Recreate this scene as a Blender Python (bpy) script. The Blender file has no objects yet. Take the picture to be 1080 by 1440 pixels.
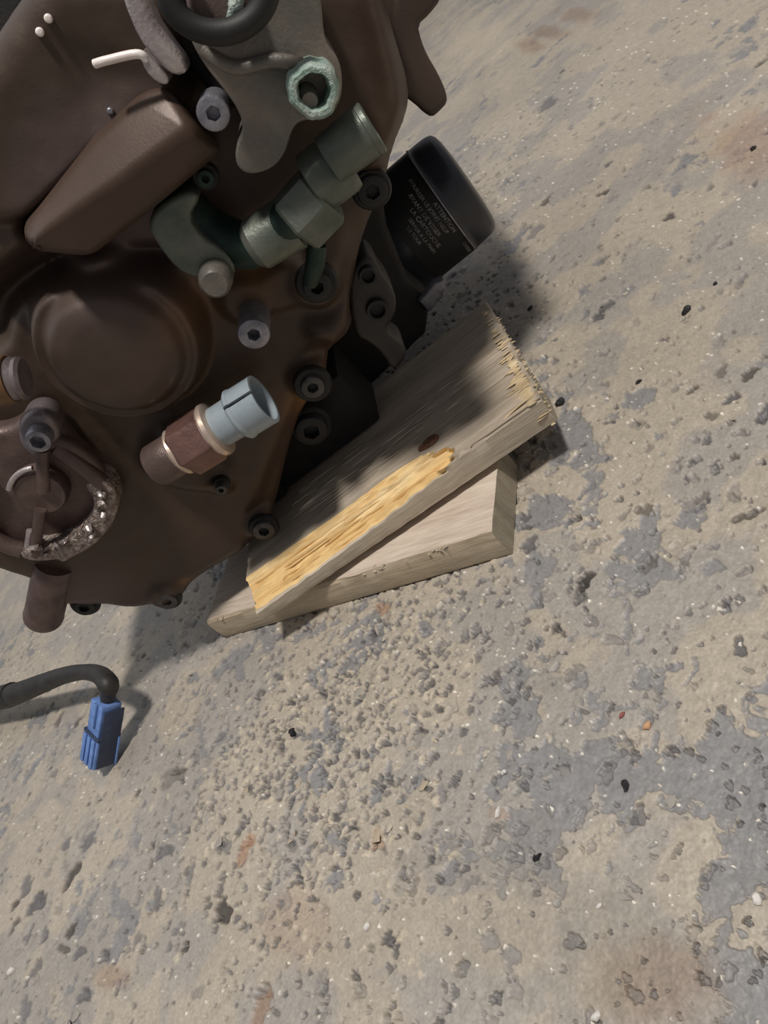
import bpy, bmesh, math, random
import numpy as np
from mathutils import Vector, Matrix

# ------------------------------------------------------------------ camera, light, exposure
S = 0.26                                   # camera height above the floor in metres; working unit
F_PX, PITCH, ROLL = 1035.35, math.radians(33.229), math.radians(-47.55)
fw = np.array([0, math.cos(PITCH), -math.sin(PITCH)])
right0 = np.array([1., 0, 0]); up0 = np.cross(right0, fw)
RT = math.cos(ROLL)*right0 + math.sin(ROLL)*up0
UP = -math.sin(ROLL)*right0 + math.cos(ROLL)*up0
CAM = np.array([0, 0, 1.0])
scene = bpy.context.scene
cd = bpy.data.cameras.new('camera'); cam = bpy.data.objects.new('camera', cd)
scene.collection.objects.link(cam); scene.camera = cam
cd.sensor_fit = 'HORIZONTAL'; cd.sensor_width = 36; cd.lens = 36*F_PX/1080; cd.clip_start = 0.005
cam.matrix_world = Matrix(((RT[0], UP[0], -fw[0], 0), (RT[1], UP[1], -fw[1], 0), (RT[2], UP[2], -fw[2], S), (0, 0, 0, 1)))
world = bpy.data.worlds.new('world'); scene.world = world; world.use_nodes = True
bg = world.node_tree.nodes['Background']; bg.inputs[0].default_value = (0.93, 0.94, 1.0, 1); bg.inputs[1].default_value = 0.20
def area(name, loc, target, size, power, col, size_y=None):
    l = bpy.data.lights.new(name, 'AREA'); l.size = size; l.energy = power; l.color = col
    if size_y: l.shape = 'RECTANGLE'; l.size_y = size_y
    o = bpy.data.objects.new(name, l); scene.collection.objects.link(o); o.location = loc
    o.rotation_euler = (Vector(target)-Vector(loc)).to_track_quat('-Z', 'Y').to_euler(); return o
LT = Vector((0.05, 0.38, 0.0)); LD = Vector((0.13, -0.36, 1.0)).normalized()
area('ceiling_lamp', LT+LD*2.3, LT, 0.20, 43, (1.0, 0.945, 0.88))
area('ambient_fill', Vector((-0.7, 1.6, 2.4)), LT, 2.6, 15, (0.92, 0.95, 1.0))  # added large overhead fill for soft ambient light, not an actual lamp
scene.view_settings.view_transform = 'Standard'; scene.view_settings.look = 'None'
scene.view_settings.gamma = 1; scene.view_settings.exposure = 0.0
scene.view_settings.use_curve_mapping = False

# ------------------------------------------------------------------ helpers
rng = np.random.default_rng(7); random.seed(7)
C = scene.collection
def ray(px, py): return fw + RT*(px-540)/F_PX - UP*(py-720)/F_PX
def gp(px, py, z=0.):                       # world point (in S units) on a horizontal plane
    d = ray(px, py); return CAM + d*((z-1)/d[2])
YAW = -0.386
AX = np.array([math.cos(YAW), math.sin(YAW), 0]); NX = np.array([math.sin(YAW), -math.cos(YAW), 0]); ZX = np.array([0, 0, 1.])
P0 = gp(390, 745, .19)
def E(px, py, o=0.):                        # world point on the engine's side plane, o towards the viewer
    d = ray(px, py); return CAM + d*(((P0+NX*o-CAM)@NX)/(d@NX))
def rp(px, P): return px*((P-CAM)@fw)/F_PX  # pixel size at a point -> length
def uv(P): P = np.asarray(P)-P0; return np.array([P@AX, P[..., 2]]) if P.ndim == 1 else np.stack([P@AX, P[..., 2]], -1)
def srgb(c):
    c = [x/255 for x in c]; return tuple((x/12.92 if x <= .04045 else ((x+.055)/1.055)**2.4) for x in c)+(1,)

def mat(name, col, rough=.5, metal=0., var=None, nscale=60, bump=.15, bscale=400, stretch=(1, 1, 1), spec=.5, detail=5, bdist=.001):
    m = bpy.data.materials.new(name); m.use_nodes = True; t = m.node_tree; N = t.nodes; L = t.links; b = N['Principled BSDF']
    b.inputs['Roughness'].default_value = rough; b.inputs['Metallic'].default_value = metal
    b.inputs['Specular IOR Level'].default_value = spec
    tc = N.new('ShaderNodeTexCoord'); mp = N.new('ShaderNodeMapping'); mp.inputs['Scale'].default_value = stretch
    L.new(tc.outputs['Object'], mp.inputs['Vector'])
    n1 = N.new('ShaderNodeTexNoise'); n1.inputs['Scale'].default_value = nscale; n1.inputs['Detail'].default_value = detail; n1.inputs['Roughness'].default_value = .6
    L.new(mp.outputs[0], n1.inputs['Vector'])
    cr = N.new('ShaderNodeValToRGB'); cr.color_ramp.elements[0].position = .35; cr.color_ramp.elements[1].position = .68
    cr.color_ramp.elements[0].color = srgb(col); cr.color_ramp.elements[1].color = srgb(var if var else tuple(min(255, x*1.18) for x in col))
    L.new(n1.outputs['Fac'], cr.inputs['Fac']); L.new(cr.outputs[0], b.inputs['Base Color'])
    n2 = N.new('ShaderNodeTexNoise'); n2.inputs['Scale'].default_value = bscale; n2.inputs['Detail'].default_value = 4
    L.new(mp.outputs[0], n2.inputs['Vector'])
    bp = N.new('ShaderNodeBump'); bp.inputs['Strength'].default_value = bump; bp.inputs['Distance'].default_value = bdist
    L.new(n2.outputs['Fac'], bp.inputs['Height']); L.new(bp.outputs[0], b.inputs['Normal'])
    return m

M = {}
M['brown'] = mat('brown_cast', (62, 50, 44), .5, .25, (76, 62, 54), 35, .12, 900)
M['brownw'] = mat('worn_brown_cast', (92, 68, 44), .5, .25, (112, 84, 54), 30, .25, 900)
M['brownm'] = mat('matt_brown_cast', (70, 54, 44), .45, .25, (84, 67, 57), 20, .08, 900)
M['mauve'] = mat('mauve_brown_cast', (92, 76, 72), .48, .3, (104, 88, 82), 30, .2, 900)
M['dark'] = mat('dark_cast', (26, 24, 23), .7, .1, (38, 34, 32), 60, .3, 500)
M['black'] = mat('black_rubber', (20, 19, 19), .6, 0, (30, 29, 28), 60, .1, 500)
M['steel'] = mat('dull_steel', (120, 120, 128), .38, .6, (160, 158, 165), 180, .25, 1200)
M['darksteel'] = mat('dark_steel', (62, 60, 60), .4, .5, (88, 84, 82), 180, .25, 1200)
M['brk'] = mat('oily_dark_alloy', (44, 42, 42), .42, .4, (58, 55, 53), 60, .2, 900)
M['green'] = mat('green_tarnish', (80, 89, 80), .42, .4, (114, 117, 108), 45, .2, 700)
M['dgreen'] = mat('dark_green_tarnish', (22, 40, 34), .5, .3, (40, 62, 52), 45, .2, 700)
M['lever'] = mat('grey_alloy', (96, 96, 92), .45, .4, (132, 122, 112), 35, .25, 700)
M['verd'] = mat('verdigris_alloy', (120, 150, 138), .55, .2, (180, 190, 182), 160, .8, 900)
M['alu'] = mat('bright_alloy', (165, 155, 155), .35, .6, (200, 190, 188), 90, .4, 800)
M['corr'] = mat('corroded_alloy', (96, 82, 76), .35, .5, (176, 162, 154), 260, 1.0, 420, bdist=.003)
M['wire'] = mat('pale_wire', (235, 222, 215), .4, .1)
M['sens'] = mat('grey_plastic', (138, 150, 158), .45, 0, (152, 163, 170), 80, .1, 600)
M['nut'] = mat('copper_brown_nut', (98, 72, 66), .42, .4, (122, 92, 84), 80, .2, 600)
M['collar'] = mat('pale_collar', (190, 172, 158), .35, .6)
M['filter'] = mat('black_paint', (38, 40, 47), .34, 0, (44, 46, 53), 60, .05, 500, spec=.6)
M['label'] = mat('black_label', (20, 20, 20), .55, 0, (30, 29, 27), 200, .05, 500)
M['ink'] = mat('label_ink', (90, 88, 86), .6, 0, (185, 180, 175), 260)
M['rimline'] = mat('worn_rim_line', (150, 146, 146), .4, .4, (190, 186, 186), 200)
M['tab'] = mat('lilac_grey_alloy', (104, 94, 96), .38, .5, (134, 124, 126), 60, .2, 700)
M['cover'] = mat('purple_brown_cast', (84, 68, 64), .42, .35, (108, 90, 84), 70, .3, 800)
M['blue'] = mat('blue_plastic', (92, 124, 182), .42, 0, (116, 148, 204), 200, .1, 800)
M['blue2'] = mat('shaded_blue_plastic', (44, 54, 78), .6, 0, (56, 66, 92), 200, .1, 800)  # darkened blue: shade of the plug's side put into the colour
M['sleeve'] = mat('black_cable_sleeve', (38, 36, 35), .55, 0, (52, 49, 47), 120, .3, 500)
M['stoneblk'] = mat('black_chip', (26, 25, 28), .3, 0, (44, 42, 46), 300, .4, 900)
M['stonewht'] = mat('white_chip', (210, 205, 198), .5, 0, (232, 228, 222), 300, .3, 900)
M['stoneorg'] = mat('orange_chip', (196, 150, 112), .6, 0, (206, 166, 130), 300, .3, 900)
M['stonered'] = mat('red_chip', (140, 84, 76), .6, 0, (150, 96, 88), 300, .3, 900)

def wood(name, c1, c2, c3, bump=.5, ns=26, st=(.09, 1.0, 1.0)):
    m = bpy.data.materials.new(name); m.use_nodes = True; t = m.node_tree; N = t.nodes; L = t.links; b = N['Principled BSDF']
    b.inputs['Roughness'].default_value = .72; b.inputs['Specular IOR Level'].default_value = .3
    tc = N.new('ShaderNodeTexCoord'); mp = N.new('ShaderNodeMapping'); mp.inputs['Scale'].default_value = st
    L.new(tc.outputs['Object'], mp.inputs['Vector'])
    def noise(s, d=6, r=.65):
        n = N.new('ShaderNodeTexNoise'); n.inputs['Scale'].default_value = s; n.inputs['Detail'].default_value = d; n.inputs['Roughness'].default_value = r
        L.new(mp.outputs[0], n.inputs['Vector']); return n
    a = noise(ns*3); cr = N.new('ShaderNodeValToRGB'); e = cr.color_ramp.elements
    e[0].position = .3; e[0].color = srgb(c1); e[1].position = .7; e[1].color = srgb(c3); k = e.new(.5); k.color = srgb(c2)
    L.new(a.outputs['Fac'], cr.inputs['Fac'])
    f_ = noise(ns*22, 3); mx = N.new('ShaderNodeMix'); mx.data_type = 'RGBA'; mx.blend_type = 'MULTIPLY'; mx.inputs[0].default_value = .55
    c2r = N.new('ShaderNodeValToRGB'); c2r.color_ramp.elements[0].position = .35; c2r.color_ramp.elements[1].position = .6
    c2r.color_ramp.elements[0].color = (.66, .62, .58, 1); c2r.color_ramp.elements[1].color = (1, 1, 1, 1)
    L.new(f_.outputs['Fac'], c2r.inputs['Fac']); L.new(cr.outputs[0], mx.inputs[6]); L.new(c2r.outputs[0], mx.inputs[7]); L.new(mx.outputs[2], b.inputs['Base Color'])
    bp = N.new('ShaderNodeBump'); bp.inputs['Strength'].default_value = bump; bp.inputs['Distance'].default_value = .0008
    g_ = noise(ns*14, 5); L.new(g_.outputs['Fac'], bp.inputs['Height']); L.new(bp.outputs[0], b.inputs['Normal'])
    return m
M['wgrey'] = wood('weathered_wood', (152, 139, 122), (182, 169, 152), (200, 188, 172))
M['wside'] = wood('weathered_wood_side', (176, 164, 146), (198, 186, 168), (212, 201, 184))
M['wyel'] = wood('fresh_split_wood', (226, 186, 122), (240, 206, 146), (248, 226, 180), .8)
M['wpale'] = wood('pale_planed_wood', (200, 184, 168), (214, 200, 184), (222, 210, 196), .3)
M['wtan'] = wood('rough_sawn_wood', (180, 164, 140), (198, 183, 159), (210, 196, 173), .7)
M['wend'] = wood('end_grain_wood', (142, 133, 116), (158, 149, 131), (168, 160, 142), .5, 40, (1, 1, .15))
M['knot'] = mat('wood_knot', (92, 58, 40), .7, 0, (122, 84, 60), 500, .5, 900)

def add(name, verts, faces, m, parent=None, smooth=True, ang=35, mats=None, mi=None, scale=True, base=None):
    """verts in S units, world frame (minus base); returns a mesh object"""
    v = np.asarray(verts, float)
    off = np.zeros(3)
    if parent is not None: off = np.array(parent.matrix_world.translation)
    if base is not None: off = np.asarray(base)*S
    v = v*S - off if scale else v
    me = bpy.data.meshes.new(name); me.from_pydata([tuple(x) for x in v], [], [tuple(int(i) for i in f) for f in faces])
    for k in (mats or [m]): me.materials.append(M[k] if isinstance(k, str) else k)
    if mi is not None: me.polygons.foreach_set('material_index', np.asarray(mi, dtype=np.int32))
    bm = bmesh.new(); bm.from_mesh(me); bmesh.ops.recalc_face_normals(bm, faces=bm.faces); bm.to_mesh(me); bm.free()
    if smooth:
        me.shade_smooth()
        me.set_sharp_from_angle(angle=math.radians(ang))
    o = bpy.data.objects.new(name, me); C.objects.link(o)
    if parent is not None: o.parent = parent
    elif base is not None:
        o.location = off
        o.matrix_world = Matrix.Translation(off)
    return o
def child(o, par):                          # make an existing mesh a sub-part, keeping its place
    o.parent = par; return o
def tag(o, label, cat, group=None, kind=None):
    if label: o['label'] = label
    if cat: o['category'] = cat
    if group: o['group'] = group
    if kind: o['kind'] = kind
    return o
def empty(name, P, label, cat, group=None):
    o = bpy.data.objects.new(name, None); C.objects.link(o); o.empty_display_size = .01
    o.location = tuple(np.asarray(P)*S); o.matrix_world = Matrix.Translation(np.asarray(P)*S)
    return tag(o, label, cat, group)

def frame(d):
    d = d/np.linalg.norm(d); h = ZX if abs(d[2]) < .9 else np.array([1., 0, 0])
    x = np.cross(h, d); x /= np.linalg.norm(x); return x, np.cross(d, x), d
def lathe_geo(p0, p1, prof, seg=32, closed=True, rfun=None, x=None):
    p0 = np.asarray(p0, float); p1 = np.asarray(p1, float); d = p1-p0; L = np.linalg.norm(d); X, Y, D = frame(d)
    if x is not None: X = x-(x@D)*D; X /= np.linalg.norm(X); Y = np.cross(D, X)
    V = []; Fs = []
    for t, r in prof:
        for k in range(seg):
            a = 2*math.pi*k/seg; rr = r*(rfun(a, t) if rfun else 1)
            V.append(p0+D*L*t+rr*(X*math.cos(a)+Y*math.sin(a)))
    n = len(prof)
    for i in range(n-1):
        for k in range(seg): k2 = (k+1) % seg; Fs.append((i*seg+k, i*seg+k2, (i+1)*seg+k2, (i+1)*seg+k))
    if closed: Fs.append(tuple(range(seg))[::-1]); Fs.append(tuple((n-1)*seg+k for k in range(seg)))
    return V, Fs
def lathe(name, p0, p1, prof, m, parent=None, seg=32, ang=35, **k):
    V, Fs = lathe_geo(p0, p1, prof, seg, **k); return add(name, V, Fs, m, parent, ang=ang)
def bev_prof(r, L, b=.15, b0=0):            # a cylinder with a rounded far end
    bb = min(b*r, L*.45); pr = [(0, r)]
    for i in range(5): a = i/4*math.pi/2; pr.append((1-bb/L*(1-math.sin(a)), r-bb*(1-math.cos(a))))
    return pr
def tube(name, pts, rad, m, parent=None, seg=14, sub=6, noise=0, base=None):
    pts = [np.asarray(p, float) for p in pts]; P = []; R = []
    n = len(pts); rad = rad if hasattr(rad, '__len__') else [rad]*n
    for i in range(n-1):
        a, b, c, d = pts[max(i-1, 0)], pts[i], pts[i+1], pts[min(i+2, n-1)]
        for s in range(sub):
            t = s/sub; P.append(.5*((2*b)+(-a+c)*t+(2*a-5*b+4*c-d)*t*t+(-a+3*b-3*c+d)*t**3)); R.append(rad[i]*(1-t)+rad[i+1]*t)
    P.append(pts[-1]); R.append(rad[-1]); V = []; Fs = []; X = None
    for i, p in enumerate(P):
        D = P[min(i+1, len(P)-1)]-P[max(i-1, 0)]; D /= np.linalg.norm(D)
        if X is None: X = frame(D)[0]
        X = X-(X@D)*D; X /= np.linalg.norm(X); Y = np.cross(D, X)
        for k in range(seg):
            a = 2*math.pi*k/seg; r = R[i]*(1+(rng.uniform(-noise, noise) if noise else 0)); V.append(p+r*(X*math.cos(a)+Y*math.sin(a)))
    for i in range(len(P)-1):
        for k in range(seg): k2 = (k+1) % seg; Fs.append((i*seg+k, i*seg+k2, (i+1)*seg+k2, (i+1)*seg+k))
    Fs.append(tuple(range(seg))[::-1]); Fs.append(tuple((len(P)-1)*seg+k for k in range(seg)))
    return add(name, V, Fs, m, parent, ang=50, base=base)
def smooth_poly(pts, it=2):
    p = np.asarray(pts, float)
    for _ in range(it):
        q = np.roll(p, -1, 0); p = np.stack([.75*p+.25*q, .25*p+.75*q], 1).reshape(-1, 2)
    return p
def plate(name, px, o1, depth, m, parent=None, bev=.02, seg=3, rnd=1, ang=50, relief=0, tilt=None):
    """cast plate: outline px at height o1 over the side plane, extruded back by depth, rounded front edge"""
    pts = smooth_poly(px, rnd) if rnd else np.asarray(px, float)
    bm = bmesh.new(); f0 = []; 
    for x, y in pts:
        oo = o1+(tilt(x, y) if tilt else 0); f0.append(bm.verts.new(E(x, y, oo)))
    bk = [bm.verts.new(np.array(v.co)-NX*depth) for v in f0]
    f = bm.faces.new(f0); n = len(f0)
    for i in range(n): bm.faces.new((f0[i], bk[i], bk[(i+1) % n], f0[(i+1) % n]))
    bm.faces.new(bk[::-1]); bmesh.ops.recalc_face_normals(bm, faces=bm.faces)
    if bev: bmesh.ops.bevel(bm, geom=list(f.edges), offset=bev, segments=seg, profile=.5, affect='EDGES', clamp_overlap=True)
    bmesh.ops.triangulate(bm, faces=[q for q in bm.faces if len(q.verts) > 4])
    bm.verts.ensure_lookup_table(); bm.verts.index_update()
    V = [tuple(v.co) for v in bm.verts]; Fs = [[v.index for v in q.verts] for q in bm.faces]; bm.free()
    return add(name, V, Fs, m, parent, ang=ang)

def boxgeo(o, a, b, c):                     # o corner, edge vectors
    V = [o+a*i+b*j+c*k for i in (0, 1) for j in (0, 1) for k in (0, 1)]
    Fs = [(0, 1, 3, 2), (4, 6, 7, 5), (0, 4, 5, 1), (2, 3, 7, 6), (0, 2, 6, 4), (1, 5, 7, 3)]
    return V, Fs
def boxm(name, o, a, b, c, m, parent=None, bev=.003, base=None):
    V, Fs = boxgeo(*[np.asarray(q, float) for q in (o, a, b, c)])
    bm = bmesh.new(); vs = [bm.verts.new(v) for v in V]
    for q in Fs: bm.faces.new([vs[i] for i in q])
    bmesh.ops.recalc_face_normals(bm, faces=bm.faces)
    bmesh.ops.bevel(bm, geom=list(bm.edges), offset=bev, segments=2, profile=.5, affect='EDGES')
    bm.verts.index_update(); V = [tuple(v.co) for v in bm.verts]; Fs = [[v.index for v in q.verts] for q in bm.faces]; bm.free()
    return add(name, V, Fs, m, parent, base=base)

# value noise
def vnoise(x, y, seed=0):
    xi = np.floor(x).astype(np.int64); yi = np.floor(y).astype(np.int64); fx = x-xi; fy = y-yi
    fx = fx*fx*(3-2*fx); fy = fy*fy*(3-2*fy)
    def h(a, b):
        n = (a*374761393+b*668265263+seed*1442695041) & 0xffffffff; n = ((n ^ (n >> 13))*1274126177) & 0xffffffff; return ((n ^ (n >> 16)) & 0xffff)/65535.
    return (h(xi, yi)*(1-fx)+h(xi+1, yi)*fx)*(1-fy)+(h(xi, yi+1)*(1-fx)+h(xi+1, yi+1)*fx)*fy
def fbm(x, y, s, o=4, seed=0, g=.5):
    r = 0; a = 1; t = 0
    for k in range(o): r = r+a*vnoise(x*s+17.3*k, y*s-9.1*k, seed+k); t += a; a *= g; s *= 2.03
    return r/t
def ss(e0, e1, x): t = np.clip((x-e0)/(e1-e0), 0, 1); return t*t*(3-2*t)

# ------------------------------------------------------------------ floor (structure)
NA, NR = 900, 1050
th = np.linspace(math.radians(-54), math.radians(52), NA); rr = np.exp(np.linspace(math.log(.22), math.log(9.), NR))
TH, RR = np.meshgrid(th, rr); FX = RR*np.sin(TH); FY = RR*np.cos(TH)
def to_px(X, Y, Z=0.):
    dx, dy, dz = X-CAM[0], Y-CAM[1], Z-CAM[2]; z = dx*fw[0]+dy*fw[1]+dz*fw[2]
    return 540+F_PX*(dx*RT[0]+dy*RT[1]+dz*RT[2])/z, 720-F_PX*(dx*UP[0]+dy*UP[1]+dz*UP[2])/z
tn2 = np.array(srgb((188, 176, 156))[:3])
warp = fbm(FX, FY, 14, 3, 50)-.5; warp2 = fbm(FX, FY, 14, 3, 60)-.5
X2 = FX+warp*.05; Y2 = FY+warp2*.05
tan = np.array(srgb((173, 163, 148))[:3]); grey = np.array(srgb((136, 134, 133))[:3]); dk = np.array(srgb((84, 78, 72))[:3])
brn = np.array(srgb((150, 112, 84))[:3]); wht = np.array(srgb((225, 218, 205))[:3])
H = (fbm(FX, FY, 6, 5, 3)-.5)*.004+(fbm(FX, FY, 60, 3, 5)-.5)*.0030+(fbm(FX, FY, 170, 3, 6)-.5)*.0016
# worn patches with sharp ragged borders, densest right of and below the planks
q = fbm(X2, Y2, 4.5, 3, 11)*.40+fbm(X2, Y2, 17, 5, 12, .66)*.60
wear_c = gp(760, 980)[:2]; wear_d = np.hypot((FX-wear_c[0])/.55, (FY-wear_c[1])/.75)
thr = .535+.11*ss(.4, 1.5, wear_d)+.02*(fbm(FX, FY, 30, 3, 55)-.5)*6
patch = ss(thr, thr+.022, q)
H -= patch*.0035
fine = fbm(FX, FY, 90, 4, 31, .6)
tone = .90+.20*fbm(FX, FY, 5, 4, 21)+(fine-.5)*.34
Ccol = tan[None, None]*(1-patch[..., None])+grey[None, None]*patch[..., None]
mid = ss(.50, .60, fbm(X2, Y2, 7, 4, 77))[..., None]*.5*(1-patch[..., None])
Ccol = Ccol*(1-mid)+grey*1.12*mid
# broad stains
for (px, py, rx, ry, col, k) in ((930, 1370, 95, 80, brn*.62, .55), (420, 1300, 60, 60, brn*1.15, .25), (1050, 200, 90, 60, brn*1.2, .35), (742, 64, 26, 12, brn*.8, .45), (772, 44, 30, 12, brn*.8, .45), (812, 20, 42, 14, brn*.85, .4), (160, 1375, 30, 22, brn, .4), (670, 60, 70, 60, tn2*1.12, .5), (860, 1310, 270, 150, tan*.66, .42), (420, 1330, 260, 60, tan*.85, .2)):
    PX, PY = to_px(FX, FY); 
    dd = np.hypot((PX-px)/rx, (PY-py)/ry)+(fbm(FX, FY, 12, 3, 90)-.5)*1.2
    w = (k*(1-ss(.35, 1.15, dd)))[..., None]; Ccol = Ccol*(1-w)+col*w
del PX, PY
dlr = (rr[1:]/rr[:-1]).mean(); lr = math.log(dlr); dth = th[1]-th[0]
def stamp(cx, cy, ra, rb, ang, fn):
    r = math.hypot(cx, cy); t = math.atan2(cx, cy); R_ = max(ra, rb)*1.7
    i0 = int((math.log(max(r-R_, .21))-math.log(.22))/lr); i1 = int((math.log(r+R_)-math.log(.22))/lr)+2
    j0 = int((t-R_/r-th[0])/dth); j1 = int((t+R_/r-th[0])/dth)+2
    i0, i1, j0, j1 = max(i0, 0), min(i1, NR), max(j0, 0), min(j1, NA)
    if i1-i0 < 2 or j1-j0 < 2: return
    sl = (slice(i0, i1), slice(j0, j1)); x = FX[sl]-cx; y = FY[sl]-cy; c, s = math.cos(ang), math.sin(ang)
    a = np.arctan2(y, x); ph = cx*91.7
    wob = 1+.20*np.sin(2*a+ph)+.17*np.sin(3*a+2*ph)+.11*np.sin(5*a+3*ph)+.06*np.sin(9*a+5*ph)
    fn(sl, np.hypot((x*c+y*s)/ra, (-x*s+y*c)/rb)/wob)
def pit(depth, col, k, rim=.0):
    def fn(sl, d):
        w = 1-ss(.75, 1.05, d); H[sl] += -depth*w+rim*np.exp(-((d-1.15)/.18)**2)
        ww = (w*k)[..., None]; Ccol[sl] = Ccol[sl]*(1-ww)+col*ww
    return fn
def samp(n, r0=.27, r1=5.):
    r = np.sqrt(rng.uniform(0, 1, n))*1.0; r = np.exp(rng.uniform(math.log(r0), math.log(r1), n)*1.0); t = rng.uniform(-.93, .9, n); return r*np.sin(t), r*np.cos(t)
def dens(n, r1=3.2):                         # uniform on the floor
    r = np.sqrt(rng.uniform(.25**2, r1**2, n)); t = rng.uniform(-.93, .9, n); return r*np.sin(t), r*np.cos(t)
blu = np.array(srgb((104, 102, 104))[:3]); tn2 = np.array(srgb((188, 176, 156))[:3])
def calm(x, y):                              # the floor is smoother to the upper right, rougher to the left and in the middle
    px, py = to_px(x, y); return ss(600, 950, px)*ss(760, 250, py)
for x, y in zip(*dens(9500)):               # shallow pits left by washed-out grains
    if rng.random() < .75*calm(x, y): continue
    s = .0042*math.exp(rng.normal(0, .5)); s = min(s, .016); nz = rng.uniform(.5, 1.)
    stamp(x, y, s, s*nz, rng.uniform(0, 3.14), pit(min(rng.uniform(.003, .008), s*1.1), blu*rng.uniform(.45, 1.2), rng.uniform(.25, .9), .0007))
for x, y in zip(*dens(900)):                # bigger pits
    if rng.random() < .8*calm(x, y): continue
    s = rng.uniform(.009, .02); stamp(x, y, s, s*rng.uniform(.5, .9), rng.uniform(0, 3.14), pit(rng.uniform(.002, .005), blu*rng.uniform(.8, 1.2), rng.uniform(.2, .6), .0008))
for x, y in zip(*dens(4200)):               # tiny raised crumbs, and glints painted in near-white
    s = rng.uniform(.0016, .0035); stamp(x, y, s, s*rng.uniform(.6, 1), rng.uniform(0, 3.14), pit(-rng.uniform(.001, .0035), wht*rng.uniform(.75, 1.25), .95))
# roughened, gritty strip left of the worn patches
gc = [gp(x, y)[:2] for x, y in ((380, 980), (450, 1040), (350, 1130), (520, 940), (560, 1080), (420, 1140), (620, 870))]
for _ in range(1500):
    c = gc[rng.integers(len(gc))]; x, y = c[0]+rng.normal(0, .16), c[1]+rng.normal(0, .16)
    s = rng.uniform(.003, .011); up_ = rng.random() < .2
    stamp(x, y, s, s*rng.uniform(.4, .9), rng.uniform(0, 3.14), pit(-.0016 if up_ else rng.uniform(.003, .008), (tn2*1.1 if up_ else blu*rng.uniform(.45, 1.0)), .75))
def hpit(px, py, rx, ry, depth, col, k, rim=.0008, ang=0):   # a pit seen in the photograph, given by its centre and size there
    c = gp(px, py); cx = gp(px+rx*math.cos(ang), py+rx*math.sin(ang)); cy = gp(px-ry*math.sin(ang), py+ry*math.cos(ang))
    a = np.hypot(*(cx-c)[:2]); b = np.hypot(*(cy-c)[:2]); an = math.atan2(*((cx-c)[1::-1])); stamp(c[0], c[1], a, b, an, pit(depth, col, k, rim))
for h_ in ((50, 1270, 10, 20, .006, blu*.75, .9, .6), (100, 1231, 7, 18, .008, dk*.6, .9, .8), (93, 1187, 8, 7, .004, blu, .8), (122, 1184, 12, 7, .004, blu, .8, -.5), (35, 1248, 8, 16, .005, blu*.9, .8, .2), (20, 1273, 5, 9, .006, dk*.7, .9, .3),
           (99, 1309, 8, 9, .006, dk*.7, .9), (89, 1335, 9, 6, .005, dk, .8, .3), (111, 1340, 8, 9, .004, blu*.8, .8), (116, 1400, 9, 14, .005, blu*.95, .85, .2), (33, 1420, 9, 17, .005, blu, .7, .1), (312, 1281, 15, 18, .008, dk*.75, .95, .3),
           (228, 1198, 13, 10, .004, blu*.9, .8), (220, 1262, 6, 16, .005, blu*.9, .8), (266, 1228, 5, 14, .003, blu, .7, .2), (315, 1190, 11, 9, .003, blu, .7), (345, 1192, 10, 22, .002, brn*1.2, .6), (260, 1332, 4, 11, .006, dk*.6, .9), (368, 1415, 12, 36, .006, brn*.8, .6, .2),
           (62, 1315, 5, 13, .005, blu*.8, .8, .3), (40, 1315, 4, 12, .005, blu*.8, .8, .1), (20, 1300, 4, 12, .005, dk*.9, .8, .2), (50, 1360, 6, 18, .004, blu*.8, .7, .4), (193, 1115, 8, 3, .005, dk*.8, .8, -.9), (530, 1180, 9, 15, .003, brn, .5),
           (545, 1320, 13, 10, .006, blu*.6, .9), (638, 1097, 7, 9, .005, blu*.8, .8), (537, 855, 11, 9, .004, brn*.9, .6), (743, 765, 13, 11, .003, blu*.85, .85), (808, 729, 9, 7, .006, dk*.9, .8), (905, 716, 13, 8, .006, dk*1.1, .75, -.4), (737, 726, 8, 6, .004, blu*.8, .8), (738, 741, 9, 4, .005, blu*.6, .8),
           (822, 816, 14, 12, .008, dk*.45, .95, -.4), (912, 792, 9, 16, .004, dk*1.2, .6, .2), (1028, 560, 12, 8, .005, blu*.75, .9, -.2), (1073, 580, 9, 13, .005, blu*.75, .9), (1053, 525, 12, 9, .006, dk*.7, .85), (1013, 522, 10, 8, .004, dk, .6), (972, 548, 9, 5, .006, dk*.7, .8, -.3), (993, 621, 9, 5, .003, blu*.8, .8), (1032, 642, 8, 5, .006, dk*.8, .8), (1000, 585, 10, 6, .004, dk*.9, .7),
           (985, 700, 8, 12, .004, dk, .6, .4), (1050, 725, 26, 6, .006, dk*.7, .8, -.4), (848, 271, 10, 3, .005, dk*.7, .85, -.4), (940, 305, 9, 6, .005, dk*.7, .85, -.5), (752, 325, 13, 8, .003, blu, .6, -.5), (766, 283, 9, 4, .005, dk*.9, .8, -.4), (850, 431, 14, 6, .005, blu*.6, .8, -.6), (840, 445, 9, 6, .005, blu*.6, .8), (1070, 88, 10, 4, .005, dk*.8, .8, -.5), (770, 146, 13, 6, .003, blu*.9, .7, -.3),
           (700, 1145, 16, 9, .001, brn*1.1, .25), (575, 1220, 26, 34, .002, blu*1.15, .3), (82, 1012, 4, 7, .005, dk, .7), (108, 1016, 4, 8, .005, dk*.8, .8, .4), (240, 1093, 15, 13, .003, dk*1.2, .5), (250, 1085, 13, 2, .005, dk*.8, .7, -.3)):
    hpit(*h_[:7], .0008, h_[7] if len(h_) > 7 else 0)
Ccol *= tone[..., None]
Ccol = np.clip(Ccol, 0, 1)
n = NA*NR; co = np.empty((n, 3), np.float32); co[:, 0] = FX.ravel()*S; co[:, 1] = FY.ravel()*S; co[:, 2] = H.ravel()*S
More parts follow.
